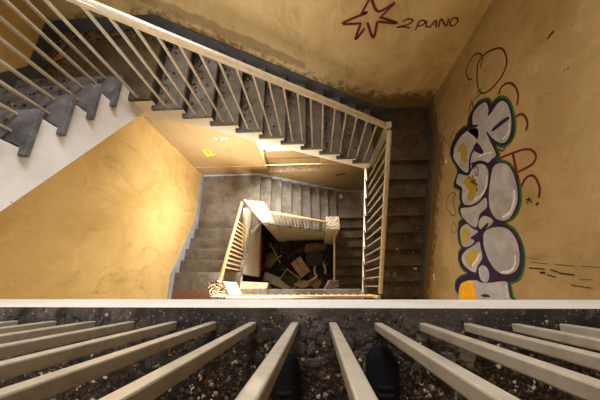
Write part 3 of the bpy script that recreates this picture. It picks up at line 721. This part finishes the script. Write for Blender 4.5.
# ------------------------------------------------------------------ loose grit (nobody could count it)
def grit(name, label, n, spots, smin, smax, mat, seed, flat=.6):
    rnd = random.Random(seed); q = MB()
    for i in range(n):
        x, y, z = spots(rnd)
        s = smin + (smax - smin) * rnd.random() ** 3
        q.rock((x, y, z + s * .12), s, s * rnd.uniform(.6, 1.1), s * flat, rnd)
    return tag(q.build(name, M[mat]), label, 'grit', kind='stuff')
def top_spot(r):
    while True:
        x, y = r.uniform(-1.9, 1.6), r.uniform(-0.75, -0.10)
        if r.random() < min(1.0, .12 + max(0, (-y - .15)) * 14): return x, y, Z0
grit('grit', 'loose grit and crumbs over the top landing floor', 24000, top_spot, .003, .011, 'grit', 11)
grit('grit', 'flat crumbs of mortar crusted on the border of the top landing', 900,
     lambda r: (r.uniform(-1.9, 1.6), r.uniform(-.28, -.115), Z0), .008, .036, 'floor_edge', 19, .22)
grit('grit', 'brown litter crumbs along the edges of the dark corner landing', 1100,
     lambda r: ((r.uniform(XW + .03, -1.85), YN - .03 - abs(r.gauss(0, .09)), Z1) if r.random() < .6 else (XW + .03 + abs(r.gauss(0, .12)), r.uniform(2.2, YN - .03), Z1)), .006, .026, 'leaf_mix', 12, .4)
def n_spot(r):
    k = r.randint(1, 10); s = r.random()
    x = -1.80 + T * (k - 1) + .0 + abs(r.gauss(0, .07)); x = min(x, -1.80 + T * k - .01)
    y = YN - .03 - abs(r.gauss(0, .14)) if r.random() < .6 else r.uniform(2.05, YN - .03)
    return x, max(y, 2.03), Z1 - k * R
grit('grit', 'dark crumbs in the inner corners of the north flight steps', 1400, n_spot, .006, .026, 'grit', 13, .5)
def e_spot(r):
    k = min(9, 1 + int(9 * r.random() ** .7)); y = 2.094 - .2834 * (k - 1) - .01 - abs(r.gauss(0, .1)); y = max(y, 2.094 - .2834 * k + .01)
    return r.uniform(1.02, XE - .03), y, Z2 - k * R
grit('grit', 'crumbs scattered on the dark east flight', 500, e_spot, .005, .022, 'grit', 14, .5)
def w_spot(r):
    j = r.randint(1, 5)
    return r.uniform(XW + .05, -2.2), 2.12 - .29 * (j - 1) - .03 - r.random() * .2, Z1 + .2 * j
grit('grit', 'black crumbs on the slate steps of the west flight', 400, w_spot, .006, .026, 'grit', 15, .5)
def pit_spot(r): return r.uniform(-2.1, .5), r.uniform(.0, 1.7), ZF
grit('rubble', 'dark rubble and crumbs covering the bottom of the well', 900, pit_spot, .03, .14, 'grit', 16, .6)

# leaves and chips one can count
def flake(name, label, cat, c, rx, ry, mat, seed, group=None, h=.012):
    rnd = random.Random(seed); n = 9; vs = []; a0 = rnd.uniform(0, 6)
    ring = []
    for i in range(n):
        a = 6.2832 * i / n; k_ = rnd.uniform(.7, 1.1)
        ring.append((rx * k_ * math.cos(a), ry * k_ * math.sin(a), rnd.uniform(0, h)))
    ca, sa = math.cos(a0), math.sin(a0)
    for dz in (0.004, 0.0):
        for x, y, z in ring: vs.append((c[0] + x * ca - y * sa, c[1] + x * sa + y * ca, c[2] + z + dz))
    q = MB(); q.add(vs, [tuple(range(n)), tuple(reversed(range(n, 2 * n)))] + [(i, n + i, n + (i + 1) % n, (i + 1) % n) for i in range(n)])
    return tag(q.build(name, M[mat]), label, cat, group)
flake('dry_leaf', 'tan dry leaf on the dark corner landing near the west wall', 'leaf', (-3.02, 2.62, Z1 + .005), .09, .05, 'leaf', 1)
flake('plaster_chip', 'pale double patch of plaster in the middle of a dark east step', 'plaster chip', (1.36, 0.235, Z2 - 7 * R + .003), .05, .035, 'sack', 2)
flake('plaster_chip', 'lighter patch of plaster right of its twin on the dark east step', 'plaster chip', (1.50, 0.235, Z2 - 7 * R + .003), .06, .045, 'sack', 3)
flake('plaster_chip', 'white plaster chip by the skirting on the east flight', 'plaster chip', (1.90, 0.345, Z2 - 7 * R + .003), .03, .04, 'paper', 4)
flake('plaster_chip', 'small tan chip on the fifth dark east step', 'plaster chip', (1.50, 0.68, Z2 - 5 * R + .003), .03, .025, 'leaf', 5)
flake('dry_leaf', 'orange dry leaf at the foot of the east flight bars', 'leaf', (1.06, 0.16, Z2 - 7 * R + .003), .045, .03, 'leaf', 6)
flake('paper_scrap', 'white scrap of paper at the top corner of the small landing', 'paper', (0.84, 2.86, Z4 + .003), .10, .06, 'paper', 7)
def wall_chip(label, y, z, sy, sz):
    q = MB(); q.box(XE - .004, XE, y - sy, y + sy, z - sz, z + sz); tag(q.build('paint_chip', M['paint_chip']), label, 'paint chip')
wall_chip('white bare patch on the east wall low beside the bottom steps', 0.17, -4.93, .05, .03)
wall_chip('white bare patch on the east wall left of the bubble lettering', 1.84, -3.85, .03, .03)
q = MB(); q.box(1.50, 1.56, 2.55, 2.97, Z4, Z4 + .05)
tag(q.build('wood_strip', M['cardboard']), 'short wooden strip lying on the small landing under the teal scrawl', 'wood strip')
q = MB(); q.sweep([(0.62, YN - .03, -7.02), (0.84, YN - .03, -6.92)], [(-.012, -.012), (.012, -.012), (.012, .012), (-.012, .012)])
q.box(.60, .63, YN - .03, YN, -7.04, -7.0)
tag(q.build('wall_hook', M['spray_black'] if 0 else M['dark']), 'black metal bracket on the north wall right of the window sill', 'bracket')

# ------------------------------------------------------------------ junk at the bottom of the well
def slab_box(name, label, cat, c, sx, sy, sz, yaw, tilt, mat, axis='X', bevel=.01, extra=None):
    q = MB(); q.box(-sx / 2, sx / 2, -sy / 2, sy / 2, 0, sz)
    th = thing(name, label, cat, c)
    o = q.build(name + '_body', M[mat], None, bevel); o.parent = th
    if extra: extra(th)
    th.rotation_euler = (Matrix.Rotation(yaw, 4, 'Z') @ Matrix.Rotation(tilt, 4, axis)).to_euler()
    return th
def one(name, label, cat, c, sx, sy, sz, yaw, tilt, mat, axis='X', bevel=.01):
    q = MB(); q.box(-sx / 2, sx / 2, -sy / 2, sy / 2, 0, sz)
    o = q.build(name, M[mat], None, bevel); o.location = c
    o.rotation_euler = (Matrix.Rotation(yaw, 4, 'Z') @ Matrix.Rotation(tilt, 4, axis)).to_euler()
    return tag(o, label, cat)
B = ZF + .03
def lid(th):
    q = MB(); q.box(-.30, .30, -.24, .24, .36, .40); o = q.build('lid', M['dark'], None, .012); o.parent = th
    q = MB(); q.box(-.1, .1, -.27, -.245, .24, .27); o = q.build('handle', M['dark'], None, .006); o.parent = th
slab_box('crate', 'dark lidded box between the pale sheets in the well', 'box', (-0.10, 0.98, B), .56, .46, .36, .06, .0, 'dark', extra=lid)
def flaps(th):
    q = MB(); q.box(-.33, .33, -.012, .012, .075, .083); o = q.build('tape_strip', M['sack'], None); o.parent = th
slab_box('cardboard_box', 'flattened tan cardboard box lying askew in the middle of the well', 'box', (-0.60, 0.72, B + .15), .66, .44, .075, -.95, .12, 'cardboard', extra=flaps)
rnd = random.Random(21)
def lump(name, label, cat, c, rx, ry, rz, mat, seed):
    r = random.Random(seed); V = []; F = []; nu, nv = 18, 10
    ph = [r.uniform(0, 6) for _ in range(6)]
    for j in range(nv + 1):
        t = math.pi * j / nv
        for i in range(nu):
            a = 6.2832 * i / nu
            k_ = 1 + .16 * math.sin(2 * a + ph[0]) + .10 * math.sin(3 * a + 2 * t + ph[1]) + .06 * math.sin(5 * t + 4 * a + ph[2])
            ct = math.copysign(abs(math.cos(t)) ** .7, math.cos(t)); st = abs(math.sin(t)) ** .6
            V.append((c[0] + rx * k_ * st * math.cos(a), c[1] + ry * k_ * st * math.sin(a), c[2] + rz * ct * (1 + .1 * math.sin(3 * a + ph[3]))))
    for j in range(nv):
        for i in range(nu): F.append((j * nu + i, j * nu + (i + 1) % nu, (j + 1) * nu + (i + 1) % nu, (j + 1) * nu + i))
    q = MB(); q.add(V, F); return tag(q.build(name, M[mat], None, 0, 2, True), label, cat)
lump('sack', 'tan slumped sack at the far right corner of the well', 'sack', (-0.08, 1.42, B + .12), .40, .22, .14, 'sack', 1)
lump('sack', 'brown sack at the left side of the well', 'sack', (-1.74, 0.98, B + .12), .24, .26, .16, 'sack', 2)
lump('sack', 'tan bag at the near edge of the well below the green board', 'sack', (-0.55, 0.12, B + .12), .26, .16, .14, 'cardboard', 3)
one('wooden_box', 'brown wooden box lid at the near right of the well', 'box', (-0.10, 0.18, B), .46, .34, .22, -.5, .06, 'brown')
def rim(th):
    q = MB()
    for a, b, c_, d in ((-.31, .31, -.24, -.21), (-.31, .31, .21, .24), (-.31, -.28, -.21, .21), (.28, .31, -.21, .21)): q.box(a, b, c_, d, .0, .065)
    o = q.build('board_frame', M['pale'], None, .005); o.parent = th
slab_box('framed_board', 'speckled dark board with a pale frame in the well', 'board', (-0.99, 0.29, B + .17), .58, .44, .05, -.62, .16, 'moss', extra=rim)
one('panel', 'long blue-white panel leaning at the near left of the well', 'panel', (-1.50, 0.22, B + .05), 1.05, .34, .03, -.38, .35, 'panel')
q = MB(); pts = []
for i in range(15):
    a = -.6 + i * .36
    pts.append((.10 + .17 * math.cos(a) * 1.0 + (i / 14 - .5) * -.1, .62 + .26 * math.sin(a), B + .30 + .03 * math.sin(2 * a)))
q.sweep(pts, [(.045 * math.cos(6.2832 * j / 8), .03 * math.sin(6.2832 * j / 8)) for j in range(8)])
q.sweep([(pts[-1]), (-.12, .30, B + .28), (-.35, .16, B + .2)], [(.04 * math.cos(6.2832 * j / 8), .02 * math.sin(6.2832 * j / 8)) for j in range(8)])
tag(q.build('plastic_rim', M['pale'], None, 0, 2, True), 'pale looped plastic rim right of the framed board', 'plastic rim')
def stick(name, label, a, b, r_, mat, cat='pole'):
    q = MB(); q.sweep([a, ((a[0] + b[0]) / 2 + .01, (a[1] + b[1]) / 2, (a[2] + b[2]) / 2 + .01), b], [(r_ * math.cos(6.2832 * j / 8), r_ * math.sin(6.2832 * j / 8)) for j in range(8)])
    return tag(q.build(name, M[mat], None, 0, 2, True), label, cat)
stick('pole', 'beige pole slanting at the far left of the well', (-1.76, 1.60, B + .42), (-1.36, .86, B + .20), .026, 'cardboard')
stick('pole', 'dark bar lying along the far wall of the well', (-1.78, 1.60, B + .38), (-1.12, 1.55, B + .30), .022, 'dark')
stick('pole', 'dark bar running towards the viewer left of the cardboard box', (-1.13, 1.62, B + .42), (-1.06, .82, B + .36), .03, 'dark')
stick('pole', 'short pale stick crossing the slanting pole in the well', (-1.52, 1.0, B + .34), (-1.30, 1.14, B + .34), .018, 'pale')
lump('bag', 'black crumpled bag between the poles and the green board', 'bag', (-1.32, .72, B + .10), .28, .20, .14, 'dark', 7)
flake('dry_leaf', 'orange scrap by the black bag in the well', 'leaf', (-.62, .40, B + .2), .05, .04, 'leaf', 17)
lump('bag', 'dark bag in the far middle of the well', 'bag', (-.62, 1.36, B + .08), .30, .20, .12, 'dark', 8)
lump('bag', 'orange-brown bag against the right side of the well', 'bag', (.25, .90, B + .12), .07, .09, .09, 'leaf', 9)

# ------------------------------------------------------------------ the photographer (only the shoe tips are in the picture)
th = thing('person', 'person in black shoes standing behind the nearest railing', 'person', (0.03, -0.5, Z0))
def skinned(name, pts, edges, rad, mat, parent, root=0, sub=2):
    me = bpy.data.meshes.new(name); me.from_pydata(pts, edges, [])
    o = bpy.data.objects.new(name, me); COL.objects.link(o)
    me.materials.append(mat)
    o.modifiers.new('skin', 'SKIN').use_smooth_shade = True
    if not me.skin_vertices: me.attributes.new if 0 else None
    sv = me.skin_vertices[0].data if me.skin_vertices else None
    if sv:
        for i, r_ in enumerate(rad):
            sv[i].radius = (r_, r_) if not isinstance(r_, tuple) else r_
            sv[i].use_root = (i == root)
    s_ = o.modifiers.new('subdivision', 'SUBSURF'); s_.levels = sub; s_.render_levels = sub
    put(o, parent); return o
def skeleton(grow=0.0):
    P = {}; E = []
    def j(n, p, r_, par=None):
        P[n] = (len(P), p, r_ + grow)
        if par: E.append((P[par][0], P[n][0]))
    j('pelvis', (.03, -.55, -.17), .135)
    j('waist', (.03, -.54, .02), .125, 'pelvis'); j('chest', (.03, -.54, .22), .145, 'waist'); j('collar', (.03, -.53, .36), .09, 'chest')
    j('neck', (.03, -.50, .43), .055, 'collar'); j('head', (.03, -.455, .52), .085, 'neck'); j('crown', (.03, -.44, .62), .075, 'head')
    for s, sx, an in (('l', -1, (-.135, -.47, Z0 + .085)), ('r', 1, (.225, -.455, Z0 + .085))):
        j('hip' + s, (.03 + sx * .09, -.55, -.24), .10, 'pelvis'); j('knee' + s, (.03 + sx * .125, -.50, -.66), .065, 'hip' + s)
        j('ankle' + s, an, .032, 'knee' + s); j('ball' + s, (an[0], an[1] + .12, Z0 + .032), .016, 'ankle' + s)
        j('shoulder' + s, (.03 + sx * .185, -.53, .31), .062, 'collar'); j('elbow' + s, (.03 + sx * .24, -.42, .06), .045, 'shoulder' + s)
        j('wrist' + s, (.03 + sx * .12, -.21, .06), .030, 'elbow' + s); j('palm' + s, (.03 + sx * .085, -.135, .075), .032, 'wrist' + s)
        for f_, (dx, dz, ln) in enumerate(((0, .035, .06), (0, .012, .07), (0, -.012, .065), (0, -.034, .05))):
            j('finger%s%d' % (s, f_), (.03 + sx * .075, -.10, .075 + dz), .010, 'palm' + s)
            j('tip%s%d' % (s, f_), (.03 + sx * (.075 - ln * .7), -.10 + .02, .075 + dz), .008, 'finger%s%d' % (s, f_))
        j('thumb' + s, (.03 + sx * .055, -.165, .10), .011, 'palm' + s); j('thumbtip' + s, (.03 + sx * .03, -.145, .115), .009, 'thumb' + s)
    return P, E
P, E_ = skeleton()
skinned('body', [v[1] for v in P.values()], E_, [v[2] for v in P.values()], M['skin'], th)
def sub_skel(names, grow):
    P2, E2 = skeleton(grow); idx = {P2[n][0]: i for i, n in enumerate(names)}
    return [P2[n][1] for n in names], [(idx[a], idx[b]) for a, b in E2 if a in idx and b in idx], [P2[n][2] for n in names]
a, b, c = sub_skel(['pelvis', 'hipl', 'kneel', 'anklel', 'hipr', 'kneer', 'ankler', 'waist'], .012)
c[3] = c[6] = .058
skinned('trousers', a, b, c, M['black_cloth'], th)
a, b, c = sub_skel(['waist', 'pelvis', 'chest', 'collar', 'shoulderl', 'elbowl', 'wristl', 'shoulderr', 'elbowr', 'wristr'], .016)
skinned('jacket', a, b, c, M['black_cloth'], th, root=0)
q = MB()
q.rock((0, 0, 0), 0, 0, 0, rnd); q = MB()
V = []; F = []; nu, nv = 16, 8
for j_ in range(nv + 1):
    t = math.pi * .55 * j_ / nv
    for i in range(nu):
        a_ = 6.2832 * i / nu
        V.append((.03 + .098 * math.sin(t) * math.cos(a_), -.455 + .115 * math.sin(t) * math.sin(a_), .60 + .115 * math.cos(t)))
for j_ in range(nv):
    for i in range(nu): F.append((j_ * nu + i, j_ * nu + (i + 1) % nu, (j_ + 1) * nu + (i + 1) % nu, (j_ + 1) * nu + i))
q.add(V, F); q.build('hair', M['hair'], th, 0, 2, True)
for sx in (-1, 1):
    q = MB(); q.rock((.03 + sx * .032, -.362, .545), .022, .016, .016, rnd); q.build('eye', M['spray_black'], th)
q = MB(); q.add([(.03, -.335, .515), (.012, -.375, .512), (.048, -.375, .512), (.03, -.372, .555)], [(0, 1, 2), (0, 2, 3), (0, 3, 1), (1, 3, 2)]); q.build('nose', M['skin'], th)
q = MB(); q.box(.008, .052, -.376, -.362, .482, .490); q.build('mouth', M['red'], th)
def shoe(cx, tip, yaw):
    """lofted cross-sections from heel to toe; the tip lies at (cx, tip)"""
    secs = [(-.290, .030, .060), (-.275, .036, .085), (-.22, .038, .095), (-.16, .040, .085), (-.11, .046, .068), (-.06, .050, .055), (-.025, .044, .048), (-.008, .030, .040), (0, .012, .028)]
    V = []; F = []; n = 14
    ca, sa = math.cos(yaw), math.sin(yaw)
    for s, hw, h in secs:
        for i in range(n):
            a = 6.2832 * i / n
            x = hw * math.copysign(abs(math.cos(a)) ** .75, math.cos(a)); z = .018 + (h - .018) * .5 * (1 + math.copysign(abs(math.sin(a)) ** .8, math.sin(a)))
            V.append((cx + 1.15 * x * ca - s * sa, tip + s * ca + x * sa, Z0 + z))
    for k in range(len(secs) - 1):
        for i in range(n): F.append((k * n + i, k * n + (i + 1) % n, (k + 1) * n + (i + 1) % n, (k + 1) * n + i))
    F += [tuple(range(n)), tuple((len(secs) - 1) * n + i for i in range(n))]
    q = MB(); q.add(V, F); o = q.build('shoe', M['black_leather'], th, 0, 2, True)
    q = MB()
    out = [(hw + .004, s) for s, hw, h in secs] + [(-hw - .004, s) for s, hw, h in reversed(secs)]
    q.prism([(cx + x * ca - s * sa, tip + (s + (.006 if s > -.01 else 0)) * ca + x * sa) for x, s in out], lambda p, a: (p[0], p[1], a), Z0 + .002, Z0 + .022)
    so = q.build('sole', M['black_rubber'], None); so.parent = o
    q = MB()
    for t_ in (-.105, -.125, -.145):
        q.sweep([(cx - .024 * ca - t_ * sa, tip + t_ * ca - .024 * sa, Z0 + .070 + (-.1 - t_) * .45), (cx - t_ * sa, tip + t_ * ca, Z0 + .076 + (-.1 - t_) * .45), (cx + .024 * ca - t_ * sa, tip + t_ * ca + .024 * sa, Z0 + .070 + (-.1 - t_) * .45)],
                [(-.004, -.002), (.004, -.002), (.004, .002), (-.004, .002)])
    l = q.build('laces', M['black_cloth'], None); l.parent = o
    return o
shoe(-0.125, -0.235, .06)
shoe(0.225, -0.212, -.03)
